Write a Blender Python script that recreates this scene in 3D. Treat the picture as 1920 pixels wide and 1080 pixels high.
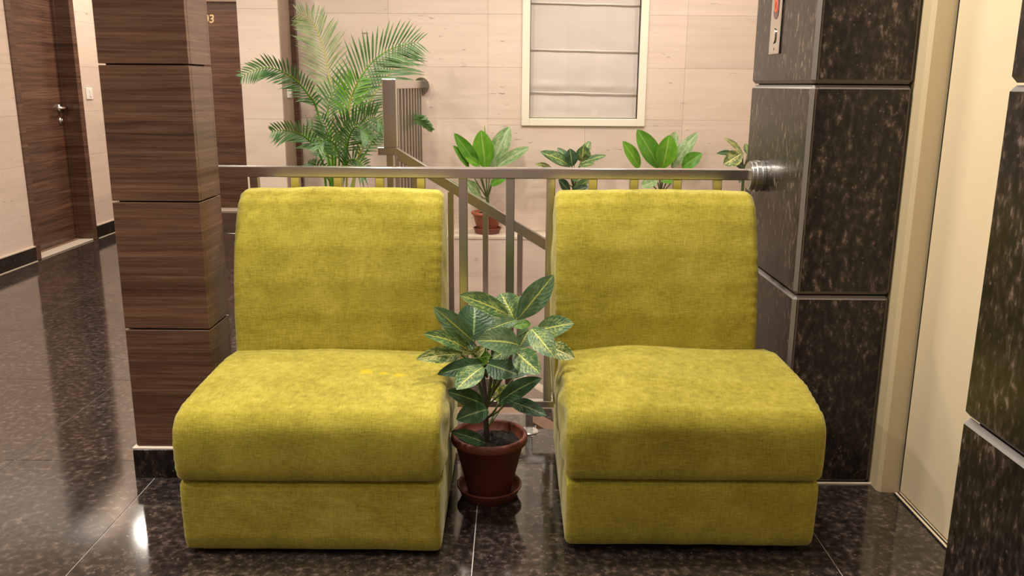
import bpy, bmesh, math, random
from mathutils import Vector, Matrix, noise

sc = bpy.context.scene
for o in list(bpy.data.objects):
    bpy.data.objects.remove(o)
COL = sc.collection
PI = math.pi
random.seed(7)

# ------------------------------------------------------------------ camera
cd = bpy.data.cameras.new('camera')
cd.sensor_width = 36.0
cd.lens = 30.0
cam = bpy.data.objects.new('camera', cd)
COL.objects.link(cam)
cam.matrix_world = (Matrix.Translation((0, 0, 1.2)) @ Matrix.Rotation(math.radians(90 - 13.4), 4, 'X')
                    @ Matrix.Rotation(math.radians(0.4), 4, 'Z'))
sc.camera = cam

# ------------------------------------------------------------------ world, exposure
w = bpy.data.worlds.new('world')
sc.world = w
w.use_nodes = True
w.node_tree.nodes['Background'].inputs[0].default_value = (1.0, 0.9, 0.8, 1)
w.node_tree.nodes['Background'].inputs[1].default_value = 0.1
sc.view_settings.view_transform = 'Standard'
sc.view_settings.look = 'None'
sc.view_settings.gamma = 1.0
sc.view_settings.exposure = 0.07
sc.view_settings.use_curve_mapping = False

# ------------------------------------------------------------------ lamps of the room (recessed ceiling downlights)
CEIL = 2.5
WARM = (1.0, 0.92, 0.82)
# x, y, watts, cone degrees (None = wide disc lamp)
LAMPS = [
    (-2.25, 1.2, 32, None), (-2.25, 3.9, 36, None), (-2.2, 6.9, 36, None), (-3.05, 6.5, 8, None),
    (-1.25, 1.55, 75, 80), (-0.35, 0.3, 14, None), (0.2, -1.4, 14, None),
    (-0.1, 3.0, 16, None), (0.55, 4.6, 27, None), (-0.75, 4.3, 25, None), (1.35, 4.9, 10, None),
    (0.35, 2.2, 24, None), (-0.55, 2.3, 20, None),
]
for lx, ly, lw, cone in LAMPS:
    if cone:
        ld = bpy.data.lights.new('downlight_lamp', 'SPOT')
        ld.spot_size = math.radians(cone); ld.spot_blend = 0.6; ld.shadow_soft_size = 0.06
    else:
        ld = bpy.data.lights.new('downlight_lamp', 'AREA')
        ld.shape = 'DISK'; ld.size = 0.16
    ld.energy = lw
    ld.color = WARM
    lo = bpy.data.objects.new('downlight_lamp', ld)
    lo.location = (lx, ly, CEIL - 0.03)
    COL.objects.link(lo)

# ------------------------------------------------------------------ node helpers
class NT:
    def __init__(s, name):
        s.m = bpy.data.materials.new(name); s.m.use_nodes = True
        s.t = s.m.node_tree; s.b = s.t.nodes['Principled BSDF']
    def n(s, kind, **kw):
        nd = s.t.nodes.new('ShaderNode' + kind)
        for k, v in kw.items():
            if k in nd.inputs: nd.inputs[k].default_value = v
            else: setattr(nd, k, v)
        return nd
    def l(s, a, b): s.t.links.new(a, b)
    def pos(s, scale=(1, 1, 1)):
        g = s.n('NewGeometry'); mp = s.n('Mapping'); mp.inputs['Scale'].default_value = scale
        s.l(g.outputs['Position'], mp.inputs['Vector']); return mp.outputs[0]
    def noise(s, vec, scale, detail=4, rough=0.55, dist=0.0):
        nd = s.n('TexNoise'); nd.inputs['Scale'].default_value = scale; nd.inputs['Detail'].default_value = detail
        nd.inputs['Roughness'].default_value = rough; nd.inputs['Distortion'].default_value = dist
        s.l(vec, nd.inputs['Vector']); return nd.outputs['Fac']
    def ramp(s, fac, stops):
        r = s.n('ValToRGB'); el = r.color_ramp.elements
        while len(el) < len(stops): el.new(0.5)
        for e, (p, c) in zip(el, stops):
            e.position = p; e.color = (c, c, c, 1) if isinstance(c, (int, float)) else (*c, 1)
        s.l(fac, r.inputs['Fac']); return r.outputs['Color']
    def math(s, op, a, b=None, c=None, clamp=False):
        nd = s.n('Math'); nd.operation = op; nd.use_clamp = clamp
        for i, v in enumerate((a, b, c)):
            if v is None: continue
            if isinstance(v, (int, float)): nd.inputs[i].default_value = v
            else: s.l(v, nd.inputs[i])
        return nd.outputs[0]
    def mix(s, fac, a, b, mode='MIX'):
        nd = s.n('Mix'); nd.data_type = 'RGBA'; nd.blend_type = mode
        for sock, v in ((nd.inputs[0], fac), (nd.inputs[6], a), (nd.inputs[7], b)):
            if isinstance(v, (int, float)): sock.default_value = v
            elif isinstance(v, tuple): sock.default_value = (*v, 1)
            else: s.l(v, sock)
        return nd.outputs[2]
    def bump(s, h, strength=0.2, dist=0.002):
        b = s.n('Bump'); b.inputs['Strength'].default_value = strength; b.inputs['Distance'].default_value = dist
        s.l(h, b.inputs['Height']); s.l(b.outputs[0], s.b.inputs['Normal'])
    def set(s, **kw):
        for k, v in kw.items():
            k = k.replace('_', ' ')
            if isinstance(v, tuple): s.b.inputs[k].default_value = (*v, 1) if len(v) == 3 else v
            elif isinstance(v, (int, float)): s.b.inputs[k].default_value = v
            else: s.l(v, s.b.inputs[k])
        return s

def plain(name, col, rough=0.5, metal=0.0, **kw):
    t = NT(name)
    v = t.noise(t.pos(), 9, 3)
    c = t.mix(t.math('MULTIPLY', v, 0.22), col, tuple(x * 0.72 for x in col))
    t.set(Base_Color=c, Roughness=rough, Metallic=metal, **kw)
    return t.m

def m_granite(name, rough, lift=1.0, ior=1.5, zs=0.55, sc_=70, hi=1.0):
    """polished brown-black granite: fine mineral grains, brown clouds, scattered pale flecks."""
    t = NT(name); p = t.pos((1, 1, zs))
    a = t.noise(p, sc_, 6, 0.66, 0.0)
    cl = t.noise(p, 9, 4, 0.6)
    s = t.math('ADD', t.math('MULTIPLY', a, 0.80), t.math('MULTIPLY', cl, 0.20))
    c = t.ramp(s, [(0.38, tuple(x * lift for x in (0.007, 0.006, 0.006))), (0.49, tuple(x * lift for x in (0.017, 0.013, 0.011))),
                   (0.57, tuple(x * lift for x in (0.042, 0.030, 0.024))), (0.68, tuple(x * lift * hi for x in (0.110, 0.080, 0.064)))])
    vo = t.n('TexVoronoi'); vo.inputs['Scale'].default_value = 62; vo.inputs['Randomness'].default_value = 1.0; t.l(t.pos((1, 1, 1)), vo.inputs['Vector'])
    sp = t.math('MULTIPLY', t.ramp(t.math('ADD', vo.outputs['Distance'], t.math('MULTIPLY', a, 0.35)), [(0.30, 1.0), (0.42, 0.0)]), t.ramp(t.noise(p, 26, 3), [(0.53, 0.0), (0.63, 0.7)]))
    c = t.mix(sp, c, tuple(min(1, x * (0.55 + 0.3 * lift)) for x in (0.20, 0.145, 0.12)))
    oi = t.n('ObjectInfo')
    k = t.math('MULTIPLY_ADD', oi.outputs['Random'], 0.35, 0.82)
    c = t.mix(1.0, c, t.ramp(k, [(0.0, 0.0), (1.0, 1.0)]), 'MULTIPLY')
    r = t.math('MULTIPLY_ADD', t.noise(p, 6, 4), 0.05, rough - 0.02)
    t.set(Base_Color=c, Roughness=r)
    t.b.inputs['IOR'].default_value = ior
    return t.m

def m_travertine(name, col=(0.70, 0.56, 0.455)):
    t = NT(name); p = t.pos((1.6, 1.6, 26)); q = t.pos((10, 10, 60))
    a = t.noise(p, 1.0, 6, 0.6, 0.3)
    c = t.ramp(a, [(0.28, tuple(x * 0.90 for x in col)), (0.5, col), (0.72, tuple(min(1, x * 1.05) for x in col))])
    big = t.noise(t.pos((1.3, 1.3, 5)), 1.5, 3)
    c = t.mix(t.ramp(big, [(0.45, 0.0), (0.72, 0.35)]), c, (col[0] * 0.86, col[1] * 0.80, col[2] * 0.74))
    pits = t.math('MULTIPLY', t.ramp(t.noise(q, 1.0, 3, 0.6), [(0.66, 0.0), (0.72, 1.0)]), t.ramp(t.noise(t.pos((2, 2, 14)), 1.3, 2), [(0.48, 0.0), (0.58, 0.75)]))
    c = t.mix(pits, c, (0.16, 0.11, 0.085))
    oi = t.n('ObjectInfo')
    k = t.math('MULTIPLY_ADD', oi.outputs['Random'], 0.10, 0.90)
    c = t.mix(1.0, c, t.ramp(k, [(0.0, 0.0), (1.0, 1.0)]), 'MULTIPLY')
    t.set(Base_Color=c, Roughness=0.42)
    t.bump(pits, 0.25, -0.002)
    return t.m

def m_wood(name, dark=1.0):
    t = NT(name); p = t.pos((2.2, 2.2, 105))
    a = t.noise(p, 1.0, 6, 0.62, 0.9)
    b = t.noise(t.pos((0.9, 0.9, 16)), 1.0, 4, 0.6, 0.7)
    f = t.noise(t.pos((60, 60, 480)), 1.0, 2)
    s = t.math('ADD', t.math('MULTIPLY', a, 0.62), t.math('MULTIPLY', b, 0.38))
    c = t.ramp(s, [(0.32, tuple(x * dark for x in (0.026, 0.011, 0.007))), (0.46, tuple(x * dark for x in (0.088, 0.040, 0.023))),
                   (0.56, tuple(x * dark for x in (0.146, 0.072, 0.041))), (0.70, tuple(x * dark for x in (0.25, 0.138, 0.080)))])
    c = t.mix(t.math('MULTIPLY', f, 0.35), c, (0.03, 0.014, 0.009))
    t.set(Base_Color=c, Roughness=0.26)
    t.b.inputs['Specular IOR Level'].default_value = 0.8
    t.bump(f, 0.12, 0.0006)
    return t.m

def m_fabric(name, spots=()):
    t = NT(name)
    tc = t.n('TexCoord')
    def mp(sc_):
        m = t.n('Mapping'); m.inputs['Scale'].default_value = sc_; t.l(tc.outputs['Object'], m.inputs['Vector']); return m.outputs[0]
    cloud = t.noise(mp((1, 1, 1)), 7, 5, 0.62, 0.5)
    streak = t.noise(mp((45, 45, 330)), 1.0, 3, 0.6)
    streak2 = t.noise(mp((330, 45, 45)), 1.0, 3, 0.6)
    s = t.math('ADD', t.math('MULTIPLY', cloud, 0.34), t.math('ADD', t.math('MULTIPLY', streak, 0.36), t.math('MULTIPLY', streak2, 0.30)))
    c = t.ramp(s, [(0.34, (0.195, 0.160, 0.014)), (0.50, (0.335, 0.280, 0.030)), (0.66, (0.470, 0.395, 0.068))])
    for (sx, sy, sr) in spots:                       # turmeric-yellow stains rubbed into the pile
        vd = t.n('VectorMath'); vd.operation = 'DISTANCE'; gp = t.n('NewGeometry'); t.l(gp.outputs['Position'], vd.inputs[0]); vd.inputs[1].default_value = (sx, sy, 0.425)
        dd = t.math('ADD', t.math('DIVIDE', vd.outputs['Value'], sr), t.math('MULTIPLY', t.math('SUBTRACT', t.noise(mp((1, 1, 1)), 60, 3), 0.5), 1.6))
        c = t.mix(t.ramp(dd, [(0.35, 0.75), (1.0, 0.0)]), c, (0.62, 0.42, 0.004))
    t.set(Base_Color=c, Roughness=0.85)
    t.b.inputs['Sheen Weight'].default_value = 0.32
    t.b.inputs['Sheen Roughness'].default_value = 0.45
    t.b.inputs['Sheen Tint'].default_value = (0.80, 0.78, 0.58, 1)
    t.b.inputs['Specular IOR Level'].default_value = 0.15
    wv = t.math('ADD', streak, streak2)
    t.bump(t.math('ADD', wv, t.noise(mp((1, 1, 1)), 14, 4)), 0.35, 0.0018)
    return t.m

def m_steel(name, col=(0.66, 0.635, 0.61), rough=0.20):
    t = NT(name); p = t.pos((40, 40, 900))
    a = t.noise(p, 1.0, 3)
    t.set(Base_Color=col, Metallic=1.0, Roughness=t.math('MULTIPLY_ADD', a, 0.10, rough - 0.05))
    return t.m

def m_leaf(name, green, light, yellow, mid, vein, blotch, margin, nv=9, bs=0.3):
    """leaf blade: UV u across (0..1), v from stalk to tip."""
    t = NT(name)
    uv = t.n('UVMap'); sx = t.n('SeparateXYZ'); t.l(uv.outputs[0], sx.inputs[0])
    u, v = sx.outputs[0], sx.outputs[1]
    oi = t.n('ObjectInfo')
    off = t.n('VectorMath'); off.operation = 'ADD'
    cmb = t.n('CombineXYZ'); t.l(t.math('MULTIPLY', oi.outputs['Random'], 37.0), cmb.inputs[2])
    t.l(uv.outputs[0], off.inputs[0]); t.l(cmb.outputs[0], off.inputs[1])
    d = t.math('MULTIPLY', t.math('ABSOLUTE', t.math('SUBTRACT', u, 0.5)), 2.0)
    nz = t.noise(off.outputs[0], 5.0, 3, 0.6)
    nz2 = t.noise(off.outputs[0], 13.0, 3, 0.6)
    ph = t.math('SUBTRACT', t.math('MULTIPLY', v, float(nv)), t.math('MULTIPLY', d, 1.7))
    ph = t.math('ADD', ph, t.math('ADD', t.math('MULTIPLY', nz, 2.2), t.math('MULTIPLY', t.math('POWER', d, 2.0), -0.8)))
    fr = t.math('ABSOLUTE', t.math('SUBTRACT', t.math('FRACT', ph), 0.5))
    near = t.ramp(t.math('ADD', d, t.math('MULTIPLY', nz2, 0.9)), [(0.62, 1.0), (1.15, 0.12)])
    vl = t.math('MULTIPLY', t.math('MULTIPLY', t.ramp(fr, [(0.025, 1.0), (0.10, 0.0)]), near), t.math('MULTIPLY', t.ramp(nz, [(0.40, 0.15), (0.56, 1.0)]), vein))
    ml = t.math('MULTIPLY', t.ramp(d, [(0.035, 1.0), (0.085, 0.0)]), mid)
    bl = t.math('MULTIPLY', t.ramp(t.math('ADD', nz2, t.math('MULTIPLY', nz, 0.8)), [(0.92, 0.0), (1.02, 1.0)]), blotch)
    mg = t.math('MULTIPLY', t.ramp(t.math('ADD', d, t.math('MULTIPLY', nz, 0.5)), [(1.10, 0.0), (1.22, 1.0)]), margin)
    y = t.math('MAXIMUM', t.math('MAXIMUM', vl, ml), t.math('MAXIMUM', bl, mg), clamp=True)
    base = t.mix(t.ramp(nz, [(0.3, 0.0), (0.7, 1.0)]), green, light)
    c = t.mix(y, base, yellow)
    t.set(Base_Color=c, Roughness=0.34)
    t.b.inputs['Specular IOR Level'].default_value = 0.45
    t.bump(t.ramp(fr, [(0.0, 0.0), (0.5, 1.0)]), bs, 0.003)
    tr = t.n('BsdfTranslucent'); t.l(c, tr.inputs[0])
    mx = t.n('MixShader'); mx.inputs[0].default_value = 0.18
    out = t.t.nodes['Material Output']
    t.l(t.b.outputs[0], mx.inputs[1]); t.l(tr.outputs[0], mx.inputs[2]); t.l(mx.outputs[0], out.inputs[0])
    return t.m

def emit(name, col, k):
    t = NT(name); t.set(Base_Color=(0, 0, 0), Emission_Color=col, Emission_Strength=k); return t.m

M = {}
M['floor'] = m_granite('floor_granite', 0.085, 1.7, 1.75, 1.0, 46, 1.0)
M['granite'] = m_granite('wall_granite', 0.24, 1.15, 1.38, 0.5, 60, 2.0)
M['gedge'] = plain('granite_honed_edge', (0.17, 0.145, 0.13), 0.45)
M['plinth'] = m_granite('plinth_granite', 0.15, 0.6)
M['grout'] = plain('grout', (0.66, 0.60, 0.55), 0.8)
M['darkjoint'] = plain('dark_joint', (0.06, 0.05, 0.045), 0.8)
M['trav'] = m_travertine('travertine')
M['travjoint'] = plain('travertine_joint', (0.66, 0.53, 0.42), 0.8)
M['wood'] = m_wood('zebrano_laminate')
M['woodlight'] = plain('taupe_laminate', (0.36, 0.265, 0.19), 0.35)
M['fabric'] = m_fabric('green_chenille')
M['fabric_spots'] = m_fabric('green_chenille_stained', [(-.405, 2.255, .022), (-.355, 2.245, .015), (-.308, 2.235, .022)])
M['steel'] = m_steel('brushed_steel')
M['chrome'] = m_steel('polished_steel', (0.72, 0.70, 0.66), 0.10)
M['cream'] = plain('cream_paint', (0.82, 0.68, 0.46), 0.38)
M['cream_shaded'] = plain('cream_paint_shaded', (0.70, 0.57, 0.35), 0.38)  # lift door cream for the architrave, its front-face shading put into the colour
M['creamwin'] = plain('cream_upvc', (0.82, 0.76, 0.60), 0.35)
M['lip'] = plain('cream_marble_lip', (0.66, 0.55, 0.43), 0.4)
M['white'] = plain('white_plastic', (0.80, 0.74, 0.68), 0.35)
M['ceil'] = plain('ceiling_paint', (0.80, 0.77, 0.72), 0.8)
M['black'] = plain('black_rubber', (0.012, 0.012, 0.012), 0.6)
M['terra'] = plain('terracotta', (0.18, 0.045, 0.026), 0.55)
M['terra2'] = plain('pale_terracotta', (0.36, 0.115, 0.055), 0.6)
M['soil'] = plain('potting_soil', (0.018, 0.013, 0.010), 0.95)
M['stem'] = plain('green_stem', (0.10, 0.13, 0.035), 0.55)
M['palmstem'] = plain('yellow_palm_stem', (0.34, 0.32, 0.06), 0.5)
M['bark'] = plain('grey_stem', (0.075, 0.06, 0.045), 0.7)
M['brass'] = plain('brass_figures', (0.85, 0.68, 0.36), 0.3, 0.6)
M['screen'] = plain('display_screen', (0.10, 0.035, 0.045), 0.2)
M['digit'] = emit('display_digit', (1.0, 0.10, 0.03), 1.6)
M['lamp'] = emit('lamp_disc', (1.0, 0.9, 0.78), 6.0)
M['blind'] = plain('taupe_blind_fabric', (0.70, 0.61, 0.54), 0.8)
M['satin'] = m_steel('satin_steel', (0.70, 0.68, 0.65), 0.30)
M['blindrod'] = plain('blind_rod_pocket', (0.88, 0.82, 0.74), 0.6)
M['nosing'] = plain('brown_marble_nosing', (0.20, 0.115, 0.07), 0.4)
g = NT('window_glass'); g.set(Base_Color=(0.9, 0.9, 0.9), Metallic=1.0, Roughness=0.03)
gt = g.n('BsdfTransparent'); gm = g.n('MixShader'); gf = None
gm.inputs[0].default_value = 0.06; g.l(gt.outputs[0], gm.inputs[1]); g.l(g.b.outputs[0], gm.inputs[2]); g.l(gm.outputs[0], g.t.nodes['Material Output'].inputs[0])
M['glass'] = g.m
GD, GL, YE = (0.022, 0.062, 0.024), (0.050, 0.115, 0.040), (0.56, 0.60, 0.16)
LEAF = {
    'd': m_leaf('croton_dark', (0.028, 0.076, 0.036), (0.070, 0.145, 0.066), (0.36, 0.46, 0.18), 0.9, 0.15, 0.0, 0.1),
    'p': m_leaf('croton_pleated', (0.026, 0.065, 0.034), (0.07, 0.13, 0.07), (0.42, 0.46, 0.26), 0.9, 0.45, 0.0, 0.5),
    'm': m_leaf('croton_mid', (0.065, 0.140, 0.066), (0.150, 0.250, 0.125), YE, 1.0, 0.45, 0.06, 0.6),
    'v': m_leaf('croton_veined', (0.048, 0.122, 0.044), (0.115, 0.225, 0.090), (0.62, 0.66, 0.15), 1.0, 1.0, 0.30, 0.9),
    'y': m_leaf('croton_yellow', (0.055, 0.115, 0.030), (0.30, 0.36, 0.11), (0.78, 0.74, 0.34), 1.0, 0.9, 0.55, 1.0),
    'g': m_leaf('croton_new', (0.05, 0.16, 0.015), (0.10, 0.26, 0.02), (0.5, 0.6, 0.1), 0.6, 0.2, 0.2, 0.3),
    's': m_leaf('croton_speckled', (0.05, 0.10, 0.02), (0.12, 0.18, 0.03), (0.6, 0.62, 0.12), 0.6, 0.9, 1.0, 0.6),
}
CANE = {
    'd': m_leaf('cane_green', (0.065, 0.21, 0.014), (0.13, 0.33, 0.035), (0.25, 0.42, 0.08), 0.8, 0.02, 0.0, 0.0, 16, 0.04),
    'm': m_leaf('cane_bright', (0.10, 0.29, 0.016), (0.18, 0.42, 0.035), (0.35, 0.52, 0.12), 0.9, 0.02, 0.0, 0.0, 16, 0.04),
    'p': m_leaf('cane_pale', (0.12, 0.25, 0.07), (0.34, 0.45, 0.20), (0.50, 0.58, 0.34), 0.7, 0.3, 0.4, 0.0, 16, 0.04),
}
def m_palm(name, a, b):
    t = NT(name); n = t.noise(t.pos(), 14, 3)
    c = t.mix(t.ramp(n, [(0.35, 0.0), (0.65, 1.0)]), a, b)
    t.set(Base_Color=c, Roughness=0.42)
    tr = t.n('BsdfTranslucent'); t.l(c, tr.inputs[0]); mx = t.n('MixShader'); mx.inputs[0].default_value = 0.25
    t.l(t.b.outputs[0], mx.inputs[1]); t.l(tr.outputs[0], mx.inputs[2]); t.l(mx.outputs[0], t.t.nodes['Material Output'].inputs[0])
    return t.m
PALM = [m_palm('palm_green', (0.055, 0.135, 0.035), (0.13, 0.25, 0.07)), m_palm('palm_bright', (0.09, 0.27, 0.012), (0.18, 0.40, 0.03)),
        m_palm('palm_pale', (0.16, 0.22, 0.075), (0.30, 0.36, 0.15))]

# ------------------------------------------------------------------ object helpers
def wloc(o):
    v = Vector((0, 0, 0))
    while o is not None:
        v += o.location; o = o.parent
    return v
def empty(name, loc, label=None, cat=None, group=None, kind=None):
    o = bpy.data.objects.new(name, None); o.empty_display_size = 0.1
    o.location = loc; COL.objects.link(o); tag(o, label, cat, group, kind); return o
def tag(o, label=None, cat=None, group=None, kind=None):
    for k, v in (('label', label), ('category', cat), ('group', group), ('kind', kind)):
        if v: o[k] = v
    return o
def put(name, bm, mats, parent=None, smooth=False, origin=None):
    """link a bmesh given in world coordinates; mesh data is stored relative to its parent (or origin)."""
    base = wloc(parent) if parent is not None else Vector((0, 0, 0))
    loc = (Vector(origin) - base) if origin is not None else Vector((0, 0, 0))
    off = base + loc
    if off.length: bmesh.ops.translate(bm, verts=bm.verts, vec=-off)
    me = bpy.data.meshes.new(name); bm.to_mesh(me); bm.free()
    for m in (mats if isinstance(mats, (list, tuple)) else [mats]): me.materials.append(m)
    if smooth: me.polygons.foreach_set('use_smooth', [True] * len(me.polygons))
    o = bpy.data.objects.new(name, me); o.location = loc
    if parent is not None: o.parent = parent
    COL.objects.link(o); return o
def box_into(bm, x0, x1, y0, y1, z0, z1, bev=0.0, seg=1, edge_mat=None):
    r = bmesh.ops.create_cube(bm, size=1.0)
    vs = r['verts']
    for v in vs:
        v.co = Vector(((x0 + x1) / 2 + v.co.x * (x1 - x0), (y0 + y1) / 2 + v.co.y * (y1 - y0), (z0 + z1) / 2 + v.co.z * (z1 - z0)))
    if bev > 0:
        es = list({e for v in vs for e in v.link_edges})
        q = bmesh.ops.bevel(bm, geom=es, offset=bev, segments=seg, affect='EDGES', profile=0.5)
        if edge_mat is not None:
            for f in q['faces']: f.material_index = edge_mat
def box(name, b, mat, parent=None, bev=0.0, seg=1, edge_mat=None):
    bm = bmesh.new(); box_into(bm, *b, bev=bev, seg=seg, edge_mat=edge_mat)
    return put(name, bm, mat, parent)
def boxes(name, bs, mat, parent=None, bev=0.0):
    bm = bmesh.new()
    for b in bs: box_into(bm, *b, bev=bev)
    return put(name, bm, mat, parent)
def tube_into(bm, pts, radii, n=8, cap=True):
    pts = [Vector(p) for p in pts]
    if isinstance(radii, (int, float)): radii = [radii] * len(pts)
    rings = []
    for i, p in enumerate(pts):
        t = (pts[min(i + 1, len(pts) - 1)] - pts[max(i - 1, 0)]).normalized()
        a = t.orthogonal().normalized() if i == 0 else (ref - t * ref.dot(t)).normalized()
        ref = a; b = t.cross(a)
        rings.append([bm.verts.new(p + (a * math.cos(2 * PI * k / n) + b * math.sin(2 * PI * k / n)) * radii[i]) for k in range(n)])
    for r0, r1 in zip(rings, rings[1:]):
        for k in range(n):
            bm.faces.new((r0[k], r0[(k + 1) % n], r1[(k + 1) % n], r1[k]))
    if cap:
        bm.faces.new(rings[0][::-1]); bm.faces.new(rings[-1])
def lathe_into(bm, c, prof, n=40):
    cx, cy, cz = c; rings = []
    for r, z in prof:
        if r < 1e-5: rings.append([bm.verts.new((cx, cy, cz + z))])
        else: rings.append([bm.verts.new((cx + r * math.cos(2 * PI * k / n), cy + r * math.sin(2 * PI * k / n), cz + z)) for k in range(n)])
    for a, b in zip(rings, rings[1:]):
        if len(a) == 1 and len(b) == 1: continue
        for k in range(n):
            k2 = (k + 1) % n
            if len(a) == 1: bm.faces.new((a[0], b[k2], b[k]))
            elif len(b) == 1: bm.faces.new((a[k], a[k2], b[0]))
            else: bm.faces.new((a[k], a[k2], b[k2], b[k]))
def disc_x_into(bm, x0, x1, y, z, r, n=28):
    tube_into(bm, [(x0, y, z), (x1, y, z)], r, n)
def prism_into(bm, poly, axis, a, b):
    """extrude a 2D polygon along an axis: 'y' -> poly is (x,z), 'x' -> poly is (y,z)."""
    f = (lambda p, t: (p[0], t, p[1])) if axis == 'y' else (lambda p, t: (t, p[0], p[1]))
    A = [bm.verts.new(f(p, a)) for p in poly]; B = [bm.verts.new(f(p, b)) for p in poly]
    n = len(poly); bm.faces.new(A); bm.faces.new(B[::-1])
    for i in range(n): bm.faces.new((A[i], B[i], B[(i + 1) % n], A[(i + 1) % n]))
    bmesh.ops.recalc_face_normals(bm, faces=bm.faces)
def catmull(pts, per=6, closed=False):
    pts = [Vector(p) for p in pts]; n = len(pts); out = []
    rng = range(n if closed else n - 1)
    for i in rng:
        g = (lambda k: pts[k % n]) if closed else (lambda k: pts[max(0, min(n - 1, k))])
        p0, p1, p2, p3 = g(i - 1), g(i), g(i + 1), g(i + 2)
        for j in range(per):
            t = j / per
            out.append(0.5 * ((2 * p1) + (p2 - p0) * t + (2 * p0 - 5 * p1 + 4 * p2 - p3) * t * t + (3 * p1 - p0 - 3 * p2 + p3) * t ** 3))
    if not closed: out.append(pts[-1])
    return out
def cuts(a, b, lines):
    return [a] + sorted(x for x in lines if a + 1e-4 < x < b - 1e-4) + [b]
def tile_field(name, parent, mats, axis, depth0, depth1, us, vs, gap, bev, holes=(), edge_mat=None):
    """slabs laid in a grid. axis 'y': u=x v=z, axis 'x': u=y v=z, axis 'z': u=x v=y. holes: (u0,u1,v0,v1) cut out."""
    for i in range(len(us) - 1):
        for j in range(len(vs) - 1):
            rects = [(us[i], us[i + 1], vs[j], vs[j + 1])]
            for h in holes:
                nxt = []
                for r in rects:
                    if h[1] <= r[0] or h[0] >= r[1] or h[3] <= r[2] or h[2] >= r[3]: nxt.append(r); continue
                    if h[2] > r[2]: nxt.append((r[0], r[1], r[2], h[2]))
                    if h[3] < r[3]: nxt.append((r[0], r[1], h[3], r[3]))
                    a, b = max(r[2], h[2]), min(r[3], h[3])
                    if h[0] > r[0]: nxt.append((r[0], h[0], a, b))
                    if h[1] < r[1]: nxt.append((h[1], r[1], a, b))
                rects = nxt
            for (u0, u1, v0, v1) in rects:
                if u1 - u0 < 0.02 or v1 - v0 < 0.02: continue
                u0, u1, v0, v1 = u0 + gap / 2, u1 - gap / 2, v0 + gap / 2, v1 - gap / 2
                b = {'y': (u0, u1, depth0, depth1, v0, v1), 'x': (depth0, depth1, u0, u1, v0, v1), 'z': (u0, u1, v0, v1, depth0, depth1)}[axis]
                box(name, b, mats, parent, bev=bev, edge_mat=edge_mat)

def leaf(name, B, T, W, mat, parent, lift=0.16, fold=0.22, wave=0.05, nhint=None, ob=0.0, seed=0):
    """one leaf blade from stalk B to tip T, folded along its midrib, edges gently wavy."""
    B, T = Vector(B), Vector(T); L = (T - B).length
    n0 = Vector(nhint or (0.05, -0.8, 0.6)); ax = (T - B).normalized()
    n0 = (n0 - ax * n0.dot(ax)); n0 = n0.normalized() if n0.length > 1e-3 else Vector((0, 0, 1))
    C = (B + T) / 2 + n0 * L * lift
    NV, NU = 14, 8
    bm = bmesh.new(); uvl = bm.loops.layers.uv.new('UVMap'); rnd = random.Random(seed)
    ph, ph2 = rnd.uniform(0, 6), rnd.uniform(0, 6); rows = []
    for i in range(NV + 1):
        t = i / NV
        c = B * (1 - t) ** 2 + C * 2 * t * (1 - t) + T * t * t
        tg = ((C - B) * (1 - t) + (T - C) * t).normalized()
        nn = (n0 - tg * n0.dot(tg)).normalized(); sd = tg.cross(nn).normalized()
        tt = t ** (1.0 + ob)
        wd = W * 0.61 * (math.sin(PI * min(1, tt * 0.94 + 0.045)) ** 0.78) * (1 if t < 0.93 else max(0.0, (1 - t) / 0.07) ** 0.75)
        wd = max(wd, 0.0012 if i == 0 else 0.0003)
        row = []
        for j in range(NU + 1):
            s = j / NU * 2 - 1
            h = abs(s) ** 1.3 * fold * wd + math.sin(t * 9 + ph + (0 if s > 0 else ph2)) * wave * wd * abs(s) ** 2
            row.append((bm.verts.new(c + sd * wd * s + nn * h), (j / NU, t)))
        rows.append(row)
    for i in range(NV):
        for j in range(NU):
            q = (rows[i][j], rows[i][j + 1], rows[i + 1][j + 1], rows[i + 1][j])
            f = bm.faces.new([a[0] for a in q])
            for lp, a in zip(f.loops, q): lp[uvl].uv = a[1]
    return put(name, bm, mat, parent, smooth=True)

# ================================================================== THE SETTING
XL, YB, YF = -3.27, 5.74, 8.30           # left wall face, stairwell back wall face, corridor end wall
RX = 0.83                                # granite face right of the chairs (lift wall)
# ---- floor: grout bed with polished granite tiles; open over the stairwell
floor = boxes('floor', [(XL - .1, RX + .5, -2.6, 2.86, -0.16, -0.0022), (XL - .1, 0.09, 2.86, 3.0, -0.16, -0.0022),
                        (XL - .1, -0.66, 3.0, YF, -0.16, -0.0022)], M['grout'])
tag(floor, kind='structure')
fx = [XL, -2.475, -1.616, -1.11, -0.097, 0.84, 1.30]
fy = [-2.6, -1.77, -1.04, -0.31, 0.41, 1.13, 1.85, 2.572, 3.345, 4.063, 4.774, 5.481, 6.19, 6.90, 7.61, YF]
tile_field('tile', floor, M['floor'], 'z', -0.014, 0.0, fx, fy, 0.0026, 0.0006,
           holes=[(0.09, 2.0, 2.86, 9), (-0.66, 2.0, 3.0, 9), (-1.69, 2.0, 5.46, 9), (RX + .02, 3, 2.47, 9)])
c = box('ceiling', (XL - .1, 2.0, -2.7, YF + .1, CEIL, CEIL + .08), M['ceil']); tag(c, kind='structure')
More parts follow.
